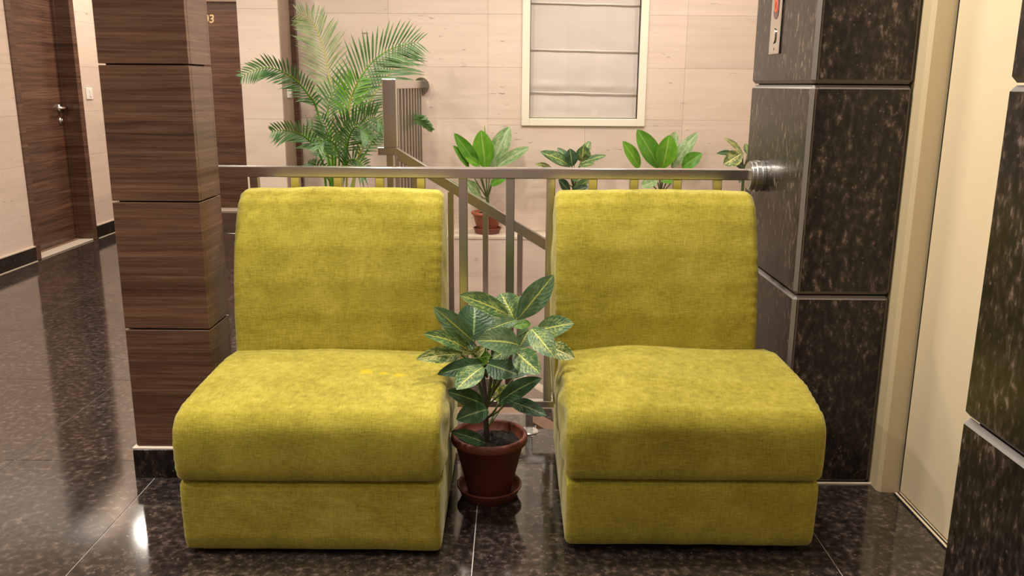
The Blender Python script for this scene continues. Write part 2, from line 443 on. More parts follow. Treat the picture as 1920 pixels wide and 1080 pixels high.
for lx, ly, lw, cone in LAMPS:
    bm = bmesh.new(); lathe_into(bm, (lx, ly, CEIL), [(0.062, -0.004), (0.066, -0.012), (0.088, -0.010), (0.092, 0.0)], 32)
    rg = put('downlight_ring', bm, M['chrome'], c, True)
    bm = bmesh.new(); lathe_into(bm, (lx, ly, CEIL), [(0.0, -0.003), (0.062, -0.003)], 32)
    put('lamp_disc', bm, M['lamp'], c)

# ---- left wall with door
wl = boxes('wall_left', [(XL - .18, XL - .02, -2.6, 5.74, 0, CEIL), (XL - .18, XL - .02, 6.62, YF, 0, CEIL), (XL - .18, XL - .02, 5.74, 6.62, 2.08, CEIL)], M['travjoint'])
tag(wl, kind='structure')
zrow = [0.0, 0.32, 0.65, 0.98, 1.31, 1.64, 1.97, 2.30, CEIL]
tile_field('stone_slab', wl, M['trav'], 'x', XL - .021, XL, [-2.6, -1.8, -1.0, -.2, .6, 1.4, 2.2, 3.0, 3.8, 4.6, 5.4, 6.2, 7.0, 7.8, YF], zrow, 0.0009, 0.0004, holes=[(5.735, 6.625, -1, 2.085)])
for k, (a, b) in enumerate(((-2.6, 5.735), (6.625, YF))):
    bb = box('baseboard_left', (XL, XL + .012, a, b, 0, .098), M['plinth'], None); tag(bb, kind='structure')
    box('top_lip', (XL, XL + .013, a, b, .098, .106), M['lip'], bb)
    box('floor_bead', (XL + .012, XL + .018, a, b, 0.0, .004), M['lip'], bb)
d1 = box('door_1', (XL - .16, XL - .12, 5.78, 6.58, .012, 2.04), M['wood']); tag(d1, kind='structure')
boxes('door_frame', [(XL - .15, XL + .008, 5.735, 5.80, 0.0, 2.08), (XL - .15, XL + .008, 6.56, 6.625, 0.0, 2.08), (XL - .15, XL + .008, 5.80, 6.56, 2.04, 2.08)], M['wood'], d1, 0.003)
boxes('stop_bead', [(XL - .118, XL - .10, 5.80, 5.815, 0.012, 2.03), (XL - .118, XL - .10, 6.545, 6.56, 0.012, 2.03)], M['wood'], d1)
box('threshold', (XL - .12, XL + .002, 5.80, 6.56, 0.0, .010), M['lip'], d1, 0.002)
box('threshold_strip', (XL - .118, XL - .095, 5.82, 6.54, 0.010, .018), M['nosing'], d1, 0.002)
HX = XL - .12
bm = bmesh.new(); disc_x_into(bm, HX, HX + .012, 6.50, 1.01, .028); tube_into(bm, [(HX + .01, 6.50, 1.01), (HX + .055, 6.50, 1.01)], .011, 12)
tube_into(bm, [(HX + .052, 6.515, 1.01), (HX + .056, 6.46, 1.01), (HX + .050, 6.38, 1.008)], [.012, .012, .010], 12)
put('lever_handle', bm, M['chrome'], d1, True)
bm = bmesh.new(); disc_x_into(bm, HX, HX + .010, 6.50, .915, .027); disc_x_into(bm, HX + .01, HX + .018, 6.50, .915, .012)
put('lock_escutcheon', bm, M['chrome'], d1, True)

def switch(name, label, x, y0, y1, z0, z1, rock):
    s = empty(name, (x, (y0 + y1) / 2, (z0 + z1) / 2), label, 'switch')
    box('face_plate', (x, x + .009, y0, y1, z0, z1), M['white'], s, 0.003, 2)
    yc = (y0 + y1) / 2
    box('rocker', (x + .009, x + .014, yc - .008 + rock, yc + .022 + rock, z0 + .018, z1 - .018), M['white'], s, 0.002)
switch('wall_switch', 'white switch plate on the beige wall beside the brown door at left', XL, 6.685, 6.785, 1.068, 1.155, 0.0)

# ---- end wall of the corridor with the second door
wf = box('wall_far', (XL - .1, -1.5, YF, YF + .15, 0, CEIL), M['trav']); tag(wf, kind='structure')
d2 = box('door_2', (-3.18, -2.34, YF - .012, YF - .002, .012, 1.925), M['wood']); tag(d2, kind='structure')
boxes('door_frame', [(-3.25, -3.18, YF - .06, YF, 0, 2.0), (-2.34, -2.27, YF - .06, YF, 0, 2.0), (-3.18, -2.34, YF - .06, YF, 1.925, 2.0)], M['woodlight'], d2, 0.003)
box('threshold', (-3.18, -2.34, YF - .20, YF - .012, 0, .011), M['lip'], d2, 0.002)
cu = bpy.data.curves.new('door_number', 'FONT'); cu.body = '03'; cu.size = .102; cu.extrude = .003; cu.shear = 0.12; cu.offset = 0.0022
nm = bpy.data.objects.new('door_number', cu); nm.data.materials.append(M['brass']); nm.parent = d2
nm.location = (-2.885, YF - .016, 1.742); nm.rotation_euler = (PI / 2, 0, 0); COL.objects.link(nm)

# ---- short stone-clad wall end and corridor return wall
wi = boxes('wall_inner', [(-1.67, -1.46, 5.47, 5.74, 0, CEIL), (-1.67, -1.55, 5.74, YF, 0, CEIL)], M['travjoint']); tag(wi, kind='structure')
tile_field('stone_slab', wi, M['trav'], 'y', 5.45, 5.471, [-1.69, -1.44], zrow, 0.0009, 0.0004)
tile_field('stone_slab', wi, M['trav'], 'x', -1.69, -1.669, [5.471, 6.2, 7.0, 7.8, YF], zrow, 0.0009, 0.0004)
box('wood_cladding', (-1.461, -1.435, 5.472, 5.735, 0, CEIL), M['woodlight'], wi, 0.002)
box('edge_trim', (-1.435, -1.400, 5.705, 5.74, 0, CEIL), M['wood'], wi, 0.002)
switch('wall_switch', 'pale switch plate on the taupe wall end behind the palm', -1.435, 5.54, 5.63, 1.108, 1.182, 0.0)

# ---- stairwell back wall with window
WX0, WX1, WZ0 = 0.06, 0.862, 0.94
wb = boxes('wall_back', [(-1.55, WX0, YB + .02, YB + .18, -1.8, CEIL), (WX1, 2.0, YB + .02, YB + .18, -1.8, CEIL), (WX0, WX1, YB + .02, YB + .18, -1.8, WZ0),
                         (WX0, WX1, YB + .02, YB + .18, 2.1, CEIL), (WX0, WX1, YB + .14, YB + .18, WZ0, 2.1)], M['travjoint']); tag(wb, kind='structure')
zb = [-1.66, -1.33, -1.0, -.67, -.34] + zrow
bx = [-1.400, -0.808, -0.166, 0.476, 1.118, 1.76, 2.0]
tile_field('stone_slab', wb, M['trav'], 'y', YB, YB + .021, bx, zb, 0.0009, 0.0004, holes=[(WX0, WX1, WZ0, 2.1)])
win = empty('window_1', ((WX0 + WX1) / 2, YB, WZ0), kind='structure')
fw = .046
boxes('window_frame', [(WX0 - .006, WX0 + fw, YB - .016, YB + .10, WZ0 - .004, 2.1), (WX1 - fw, WX1 + .006, YB - .016, YB + .10, WZ0 - .004, 2.1),
                       (WX0 + fw, WX1 - fw, YB - .016, YB + .10, WZ0 - .004, WZ0 + fw), (WX0 + fw, WX1 - fw, YB - .016, YB + .10, 2.06, 2.1)], M['creamwin'], win, 0.004)
boxes('rubber_gasket', [(WX0 + fw, WX0 + fw + .004, YB + .002, YB + .012, WZ0 + fw, 2.06), (WX1 - fw - .004, WX1 - fw, YB + .002, YB + .012, WZ0 + fw, 2.06),
                        (WX0 + fw + .004, WX1 - fw - .004, YB + .002, YB + .012, WZ0 + fw, WZ0 + fw + .004)], M['black'], win)
box('window_pane', (WX0 + fw, WX1 - fw, YB + .004, YB + .009, WZ0 + fw, 2.06), M['glass'], win)
# roman blind behind the pane: sagging panels between rod pockets
bl = empty('roman_blind', ((WX0 + WX1) / 2, YB + .07, WZ0 + .06), 'taupe roman blind with horizontal rods hanging behind the window pane', 'blind')
rods = [1.155, 1.425, 1.715, 2.0]
def blind_panel(z0, z1, sag):
    bm = bmesh.new(); nx, nz = 34, 20; g = []
    x0, x1 = WX0 + fw + .004, WX1 - fw - .004
    for i in range(nx + 1):
        r = []
        for j in range(nz + 1):
            u, v = i / nx, j / nz; x = x0 + (x1 - x0) * u
            z = z0 + (z1 - z0) * v - 0.012 * u
            y = YB + .040 - sag * math.sin(PI * v) * (0.6 + 0.4 * math.sin(PI * u)) + .004 * noise.noise((u * 5, v * 3, z0 * 7)) + .003 * math.sin(u * 19 + z0 * 9) * (1 - v)
            y -= sag * 0.6 * math.exp(-((v - .16) / .10) ** 2) * (1 + .5 * math.sin(u * 13 + z0 * 5)) * (1 if sag > .012 else 0)
            r.append(bm.verts.new((x, y, z)))
        g.append(r)
    for i in range(nx):
        for j in range(nz): bm.faces.new((g[i][j], g[i + 1][j], g[i + 1][j + 1], g[i][j + 1]))
    return put('fabric_panel', bm, M['blind'], bl, True)
blind_panel(0.965, rods[0], 0.006)
for k, (a, b) in enumerate(zip(rods, rods[1:])): blind_panel(a, b, (0.013, 0.005, 0.005)[k])
for z in rods:
    bm = bmesh.new(); tube_into(bm, [(WX0 + fw + .004, YB + .027, z), (WX1 - fw - .004, YB + .027, z - .012)], .0045, 8)
    put('rod_pocket', bm, M['blindrod'], bl, True)
# ---- planter ledge along the back wall
LZ = 0.25
tr = box('trim_1', (-0.60, 2.0, 5.45, YB, -1.7, LZ - .02), M['travjoint']); tag(tr, kind='structure')
tile_field('stone_slab', tr, M['trav'], 'y', 5.43, 5.451, [-.62, -.166, .476, 1.118, 1.76, 2.0], [-1.66, -1.33, -1.0, -.67, -.34, -.02, LZ - .021], 0.0009, 0.0004)
tile_field('ledge_slab', tr, M['lip'], 'z', LZ - .021, LZ, [-.62, -.166, .476, 1.118, 1.76, 2.0], [5.425, YB], 0.0016, 0.002)

# ---- stairwell: sides, lower landing, flight going down to the right
ws = box('wall_stairwell', (1.94, 2.04, 3.05, YB, -1.8, CEIL), M['trav']); tag(ws, kind='structure')
lf = box('floor_lower', (-0.66, 1.94, 2.87, YB, -1.86, -1.70), M['plinth']); tag(lf, kind='structure')
boxes('slab_edge', [(-0.665, -0.655, 3.0, 5.44, -1.7, -.004), (0.09, 1.94, 2.86, 2.868, -1.7, -.004), (-0.655, 0.09, 3.0, 3.008, -1.7, -.004)], M['trav'], lf)
st = empty('staircase', (-0.65, 3.7, 0), kind='structure')
for k in range(9):
    x0, z = -0.65 + .28 * k, -.167 * (k + 1)
    box('tread', (x0 - .0, x0 + .31, 3.03, 4.335, z - .03, z), M['granite'], st, .004)
    box('riser', (x0, x0 + .02, 3.03, 4.335, z + .0, z + .137), M['trav'], st)
bm = bmesh.new(); prism_into(bm, [(-0.65, .085), (1.9, .085 - .605 * 2.55), (1.9, -.45 - .605 * 2.55), (-0.65, -.45)], 'y', 4.335, 4.46)
put('stringer', bm, M['trav'], st)
box('floor_nosing', (-0.66, 0.10, 3.005, 3.075, -.05, .001), M['nosing'], st, .004)
bm = bmesh.new(); prism_into(bm, [(0.075, .012), (1.9, .012 - .605 * 1.825), (1.9, -.06 - .605 * 1.825), (0.075, -.10)], 'y', 2.90, 3.02)
put('stringer', bm, M['nosing'], st)

# ---- granite lift wall: pier with lift opening, and the near wall
wr = boxes('wall_right', [(RX + .02, 1.94, 2.50, 3.04, 0, CEIL), (RX + .038, 1.6, -2.6, 1.48, 0, CEIL), (1.25, 1.4, 1.48, 2.5, 0, CEIL), (RX + .02, 1.25, 1.505, 2.46, 2.12, CEIL)], M['darkjoint']); tag(wr, kind='structure')
GM = [M['granite'], M['gedge']]
gz = [0.0, 0.601, 1.207, 1.813, CEIL]
tile_field('granite_slab', wr, GM, 'x', RX, RX + .024, [2.44, 3.06], gz, 0.004, 0.0105, edge_mat=1)
tile_field('granite_slab', wr, GM, 'y', 2.445, 2.501, [RX + .006, 1.118], gz, 0.004, 0.0105, edge_mat=1)
tile_field('granite_slab', wr, GM, 'x', RX + .018, RX + .042, [-2.6, -1.9, -1.2, -.5, .2, .85, 1.51], gz, 0.004, 0.0105, edge_mat=1)
box('floor_bead', (RX, 1.12, 2.436, 2.446, 0, .004), M['lip'], wr)
# lift door (slides along y), cream architrave, sill
d3 = box('door_3', (1.178, 1.21, 1.50, 2.372, .012, 2.08), M['cream'], None, .002); tag(d3, kind='structure')
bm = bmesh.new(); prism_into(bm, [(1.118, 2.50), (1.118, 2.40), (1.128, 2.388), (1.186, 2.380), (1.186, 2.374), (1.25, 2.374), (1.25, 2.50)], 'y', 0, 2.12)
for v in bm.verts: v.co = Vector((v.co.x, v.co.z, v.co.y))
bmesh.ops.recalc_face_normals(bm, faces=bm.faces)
put('architrave', bm, M['cream_shaded'], d3)
box('header', (1.12, 1.25, 1.50, 2.40, 2.08, 2.12), M['cream'], d3, .003)
box('sill', (1.165, 1.25, 1.50, 2.376, 0, .006), M['cream'], d3, .001)
box('sill_groove', (1.171, 1.1765, 1.50, 2.374, .006, .0068), M['black'], d3)
box('sill_groove', (1.1625, 1.1652, 1.50, 2.376, .0002, .004), M['black'], d3)
box('edge_seal', (1.1775, 1.182, 2.3722, 2.376, .012, 2.08), M['black'], d3)
# ---- wall behind the camera
w2 = box('wall_front', (XL - .1, 1.6, -2.72, -2.6, 0, CEIL), M['trav']); tag(w2, kind='structure')

# ================================================================== THINGS
# ---- wood column with horizontal panels and granite plinth
CX0, CX1, CY0, CY1 = -1.16, -0.906, 2.46, 2.64
co = empty('column', ((CX0 + CX1) / 2, (CY0 + CY1) / 2, 0), 'square column clad in dark brown horizontal-grain wood beside the left chair', 'column')
box('core', (CX0 + .015, CX1 - .015, CY0 + .015, CY1 - .015, 0, CEIL), M['darkjoint'], co)
pz = [0.102, 0.479, 0.863, 1.248, 1.632, 2.016, 2.40, CEIL]
for a, b in zip(pz, pz[1:]):
    a += .0022; b -= .0022; q = .0008
    box('wood_panel', (CX0, CX1 - q, CY0, CY0 + .0155, a, b), M['wood'], co, .0012)
    box('wood_panel', (CX1 - .0155, CX1, CY0 + .0155, CY1 - .0155, a, b), M['wood'], co, .0012)
    box('wood_panel', (CX0, CX1, CY1 - .0155, CY1, a, b), M['wood'], co, .0012)
    box('wood_panel', (CX0, CX0 + .0155, CY0 + .0155, CY1 - .0155, a, b), M['wood'], co, .0012)
boxes('plinth', [(CX0 - .010, CX1 + .010, CY0 - .010, CY1 + .010, 0, .094)], M['plinth'], co, .001)
boxes('plinth_lip', [(CX0 - .011, CX1 + .011, CY0 - .011, CY1 + .011, .0942, .1015)], M['lip'], co, .002)

# ---- lift call panel on the pier
PX = RX - .001
cp = empty('lift_call_panel', (PX, 2.81, 1.30), 'narrow steel lift call panel with red display on the granite pier', 'call panel')
box('face_plate', (PX - .005, PX, 2.758, 2.862, 1.30, 1.62), M['steel'], cp, .0015)
def slot(y, z0, z1, r, n=10):
    return ([(y + r * math.cos(PI + PI * k / n), z0 + r + r * math.sin(PI + PI * k / n)) for k in range(n + 1)] +
            [(y + r * math.cos(PI * k / n), z1 - r + r * math.sin(PI * k / n)) for k in range(n + 1)])
bm = bmesh.new(); prism_into(bm, slot(2.808, 1.406, 1.545, .026), 'x', PX - .0062, PX - .004)
scn = put('display', bm, M['screen'], cp)
bm = bmesh.new()
gl = [(-.012, .052), (-.004, .057), (.006, .050), (.011, .036), (.013, .016), (.010, .003), (.001, -.003), (-.009, .003), (-.012, .015), (-.009, .026), (.000, .031), (.010, .026)]
tube_into(bm, catmull([(PX - .0072, 2.808 + a, 1.432 + b * 1.0) for a, b in gl], 4), .0014, 6)
put('floor_digit', bm, M['digit'], scn, True)
bm = bmesh.new(); prism_into(bm, slot(2.81, 1.333, 1.378, .015), 'x', PX - .0085, PX - .004); put('call_button', bm, M['chrome'], cp)
bm = bmesh.new(); prism_into(bm, slot(2.81, 1.3315, 1.3795, .0165), 'x', PX - .0056, PX - .004); put('button_ring', bm, M['black'], cp)
bm = bmesh.new(); disc_x_into(bm, PX - .0065, PX - .004, 2.81, 1.316, .004, 14); put('keyhole', bm, M['chrome'], cp)

# ---- front guard rail
RY = 2.845
gr = empty('guard_rail', (-.06, RY, 0), 'long brushed steel guard rail with square balusters behind the two chairs', 'railing')
box('top_rail', (-1.03, RX - .02, RY - .025, RY + .025, .898, .932), M['steel'], gr, .003, 2)
box('bottom_rail', (-1.03, RX - .01, RY - .014, RY + .014, .092, .116), M['steel'], gr, .002)
for x in (-.859, -.722, -.580, -.442, -.305, -.165, -.008, .127, .266, .403, .546, .680):
    box('baluster', (x - .0145, x + .0145, RY - .012, RY + .012, .116, .898), M['steel'], gr, .002)
for k in range(6):
    x = -.818 + .294 * k
    box('leg', (x - .0125, x + .0125, RY - .012, RY + .012, .004, .092), M['steel'], gr, .002)
    bm = bmesh.new(); lathe_into(bm, (x, RY - .01, 0), [(0, 0), (.034, 0), (.034, .003), (.030, .006), (0, .006)], 28); put('base_plate', bm, M['satin'], gr)
bm = bmesh.new()
for a, b, r in ((.0, .010, .050), (.010, .015, .044), (.015, .028, .052), (.028, .033, .046), (.033, .042, .049)): disc_x_into(bm, RX - b - .001, RX - a - .001, RY, .911, r, 36)
put('wall_flange', bm, M['satin'], gr)
bm = bmesh.new(); disc_x_into(bm, RX - .048, RX - .043, RY, .911, .046, 36); put('flange_cover', bm, M['satin'], gr)

# ---- rail of the stair flight
sr = empty('stair_rail', (-.6, 4.4, 0), 'brushed steel handrail sloping down to the right behind the guard rail', 'railing')
SL = -.605
def slope(x): return .873 + SL * (x + .59)
bm = bmesh.new(); prism_into(bm, [(-.592, .884), (1.75, slope(1.75)), (1.75, slope(1.75) - .058), (-.592, .826)], 'y', 4.375, 4.425)
bmesh.ops.bevel(bm, geom=list(bm.edges), offset=.002, segments=1, affect='EDGES'); put('handrail', bm, M['steel'], sr)
box('rail_return', (-.687, -.592, 4.375, 4.425, .847, .886), M['steel'], sr, .002)
box('baluster', (-.645, -.612, 4.385, 4.415, .06, .847), M['steel'], sr, .001)
for x in [-.5 + .18 * k for k in range(13)]:
    box('baluster', (x - .0145, x + .0145, 4.385, 4.415, .085 + SL * (x + .65) - .012, slope(x) - .05), M['steel'], sr, .001)
# ---- higher rail running back to the wall
br = empty('landing_rail', (-.62, 4.4, 0), 'steel railing with thick square post running back to the wall beside the palm', 'railing')
box('newel_post', (-.656, -.588, 4.374, 4.426, .887, 1.224), M['steel'], br, .002)
box('top_rail', (-.628, -.588, 4.427, YB - .02, 1.176, 1.222), M['steel'], br, .002)
for k in range(9):
    y = 4.52 + .142 * k
    if k < 7: box('baluster', (-.620, -.594, y - .013, y + .013, .0, 1.176), M['steel'], br, .001)
    else: box('baluster', (-.620, -.594, y - .013 - .0, y + .013 - .0, LZ, 1.176) if y > 5.42 else (-.620, -.594, y - .013, y + .013, .0, 1.176), M['steel'], br, .001)
bm = bmesh.new(); tube_into(bm, [(-.600, YB - .030, 1.19), (-.600, YB, 1.19)], .052, 32); put('wall_flange', bm, M['chrome'], br)

# ---- the two chairs
def chair(name, label, sx0, sx1, bx0, bx1, fy_, tz, crown, zb, seed):
    ch = empty(name, ((sx0 + sx1) / 2, (fy_ + 2.72) / 2, 0), label, 'chair')
    def loft(part, prof, x0, x1, rad, bulge, pleat, crown_=0.0, capfold=0.0, amp=.0025, creases=()):
        dp = []
        for q in range(len(prof)):
            a_, b_ = Vector((*prof[q], 0)), Vector((*prof[(q + 1) % len(prof)], 0)); m_ = max(1, round((b_ - a_).length / .028))
            dp += [a_.lerp(b_, r_ / m_) for r_ in range(m_)]
        P = [Vector((0, p[0], p[1])) for p in catmull(dp, 3, True)]
        n = len(P); cen = sum(P, Vector()) / n
        area = sum(P[i].y * P[(i + 1) % n].z - P[(i + 1) % n].y * P[i].z for i in range(n))
        N = []
        for i in range(n):
            t = P[(i + 1) % n] - P[i - 1]; q = Vector((0, t.z, -t.y)).normalized(); N.append(q if area > 0 else -q)
        arc = [0.0]
        for i in range(1, n): arc.append(arc[-1] + (P[i] - P[i - 1]).length)
        st_ = []
        for k in range(8, -1, -1):                       # left cap rings towards the rim
            st_.append(('cap', x0, k / 8))
        ar = 6
        for k in range(1, ar + 1): st_.append(('edge', x0, k / ar))
        for k in range(1, 44): st_.append(('mid', x0 + rad + (x1 - x0 - 2 * rad) * k / 44, 0))
        for k in range(ar, 0, -1): st_.append(('edge', x1, k / ar))
        for k in range(9): st_.append(('cap', x1, k / 8))
        bm = bmesh.new(); rows = []
        for kind, x, s in st_:
            sgn = -1 if x <= (x0 + x1) / 2 else 1; row = []
            if kind == 'cap' and s >= .999:
                px = x + sgn * bulge; row = bm.verts.new((px, cen.y, cen.z)); rows.append(row); continue
            for i in range(n):
                p = P[i]; nn = N[i]
                if kind == 'cap':
                    rim = p - nn * rad; v = cen + (rim - cen) * (1 - s)
                    bx_ = bulge * (1 - (1 - s) ** 2)
                    fold_ = capfold * math.sin((v.z * 42 + v.y * 26) + 3 * noise.noise((v.y * 5, v.z * 5, seed))) * math.exp(-((1 - s) - .75) ** 2 / .06)
                    v = Vector((x + sgn * (bx_ + fold_ + .004 * noise.noise((v.y * 9, v.z * 9, seed + sgn)) * min(1, s * 5)), v.y, v.z))
                elif kind == 'edge':
                    a = s * PI / 2; v = p - nn * rad * (1 - math.sin(a)); v = Vector((x - sgn * rad * (1 - math.cos(a)), v.y, v.z))
                else:
                    v = Vector((x, p.y, p.z))
                if kind != 'cap':
                    dist = min(v.x - x0, x1 - v.x)
                    u = (v.x - x0) / (x1 - x0)
                    pl = pleat * math.sin(arc[i] * 190 + 5 * noise.noise((arc[i] * 9, seed, 0))) * math.exp(-(dist / .022)) * max(0, noise.noise((arc[i] * 6, seed, sgn)) + .25)
                    nz = amp * noise.noise((v.x * 7 + seed, v.y * 7, v.z * 7)) + amp * .5 * noise.noise((v.x * 19 + seed, v.y * 19, v.z * 19))
                    cr = crown_ * (math.sin(PI * min(1, max(0, u)))) ** 1.0 * max(0, nn.z)
                    cr += .006 * crown_ / .02 * math.sin(u * 8.5 + seed) * max(0, nn.z) * (1 if crown_ > .015 else 0)
                    v = v + nn * (pl + nz + cr)
                    for (qx, qy, qz, ux, uy, uz, ln_, wi_, de_) in creases:
                        dv = v - Vector((qx, qy, qz)); uu = Vector((ux, uy, uz)).normalized(); al = dv.dot(uu); pe = (dv - uu * al).length
                        v = v - nn * de_ * (math.exp(-(pe / wi_) ** 2) - .55 * math.exp(-((pe - wi_ * 1.7) / wi_) ** 2)) * math.exp(-(al / ln_) ** 2)
                row.append(bm.verts.new(v))
            rows.append(row)
        for a, b in zip(rows, rows[1:]):
            if not isinstance(a, list):
                for i in range(n): bm.faces.new((a, b[(i + 1) % n], b[i]))
            elif not isinstance(b, list):
                for i in range(n): bm.faces.new((a[i], a[(i + 1) % n], b))
            else:
                for i in range(n): bm.faces.new((a[i], a[(i + 1) % n], b[(i + 1) % n], b[i]))
        bmesh.ops.recalc_face_normals(bm, faces=bm.faces)
        return put(part, bm, M['fabric_spots' if part == 'seat_cushion' and creases and sx0 < -.5 else 'fabric'], ch, True)
    f = fy_
    base_prof = [(f + .022, zb + .006), (f + .012, zb + .020), (f + .006, zb + .045), (f + .004, .10), (f + .003, .165), (f + .005, .198), (f + .014, .209), (f + .03, .2135), (f + .2, .215), (f + .5, .215), (f + .70, .213), (f + .712, .19), (f + .714, .1), (f + .70, zb + .006), (f + .5, zb), (f + .2, zb), (f + .04, zb)]
    loft('base', base_prof, sx0 + .004, sx1 - .004, .016, .004, .0018)
    cush = [(f + .008, .2155), (f - .004, .226), (f - .011, .250), (f - .013, .290), (f - .011, .330), (f - .002, .362), (f + .022, .388), (f + .07, .402), (f + .16, tz - .004), (f + .30, tz), (f + .42, tz), (f + .52, .402), (f + .55, .36), (f + .55, .27), (f + .53, .220), (f + .3, .2135), (f + .03, .2125)]
    xi, dr = (sx1, -1) if sx0 < -.5 else (sx0, 1)     # the side next to the plant is pinched into folds
    folds = [(xi + dr * .030, 2.34, .405, dr * .75, .55, .12, .060, .011, .007), (xi + dr * .020, 2.27, .395, dr * .6, .7, .2, .055, .010, .006),
             (xi + dr * .015, 2.18, .385, dr * .4, .8, .3, .05, .010, .005), (xi + dr * .010, f + .06, .33, dr * .25, -.1, 1.0, .07, .009, .004)]
    loft('seat_cushion', cush, sx0, sx1, .024, .012, .0035, crown, .006, creases=folds)
    b0 = 2.475
    back = [(b0 + .012, .30), (b0 + .002, .42), (b0 + .006, .52), (b0 + .020, .62), (b0 + .046, .72), (b0 + .080, .80), (b0 + .108, .846), (b0 + .145, .876), (b0 + .190, .880), (b0 + .225, .862), (b0 + .245, .80), (b0 + .252, .62), (b0 + .250, .45), (b0 + .245, .30), (b0 + .235, .222), (b0 + .13, .216), (b0 + .03, .222)]
    loft('backrest', back, bx0, bx1, .026, .010, .0045, .006, .002)
    for x in (sx0 + .07, sx1 - .07):
        for y in (f + .09, f + .63):
            bm = bmesh.new(); lathe_into(bm, (x, y, 0), [(0, 0), (.024, 0), (.026, .004), (.026, .04), (0, .04)], 20); put('foot', bm, M['black'], ch, True)
    return ch
chair('armless_chair', 'yellow-green armless lounge chair next to the wood column', -.851, -.176, -.842, -.212, 1.990, .413, .010, .009, 3.1)
chair('armless_chair', 'yellow-green armless lounge chair next to the dark granite pier', .140, .799, .131, .745, 2.010, .424, .018, .018, 11.7)

# ---- plants
def pot_into(parent, c, rim, h, bot, mat, saucer, smat, soil=True):
    x, y, z = c; zz = .008
    bm = bmesh.new()
    lathe_into(bm, (x, y, z + zz), [(0, 0), (bot * .96, 0), (bot, .006), (rim * .90, h * .86), (rim * .985, h * .875), (rim, h * .90), (rim, h * .975), (rim * .97, h), (rim * .90, h), (rim * .875, h * .97), (rim * .84, h * .80), (0, h * .80)], 48)
    bmesh.ops.recalc_face_normals(bm, faces=bm.faces)
    put('pot', bm, mat, parent, True)
    bm = bmesh.new(); s = saucer
    lathe_into(bm, (x, y, z), [(0, 0), (s * .80, 0), (s * .84, .003), (s * .97, .030), (s, .034), (s, .038), (s * .95, .038), (s * .91, .030), (s * .80, .0075), (0, .0075)], 48)
    bmesh.ops.recalc_face_normals(bm, faces=bm.faces)
    put('saucer', bm, smat, parent, True)
    if soil:
        bm = bmesh.new(); R = rim * .852; rings = []
        for k in range(1, 13):
            r = R * k / 12
            rings.append([bm.verts.new((x + r * math.cos(2 * PI * j / 40), y + r * math.sin(2 * PI * j / 40), z + zz + h * .83 + (.010 * (noise.noise((x + k * .9, j * .7, z)) + .5) + .008 * noise.noise((k * 2.1, j * 1.9, 4))) * (1 if k < 12 else 0))) for j in range(40)])
        cv = bm.verts.new((x, y, z + zz + h * .84))
        for j in range(40): bm.faces.new((cv, rings[0][j], rings[0][(j + 1) % 40]))
        for a, b in zip(rings, rings[1:]):
            for j in range(40): bm.faces.new((a[j], b[j], b[(j + 1) % 40], a[(j + 1) % 40]))
        put('soil', bm, M['soil'], parent)
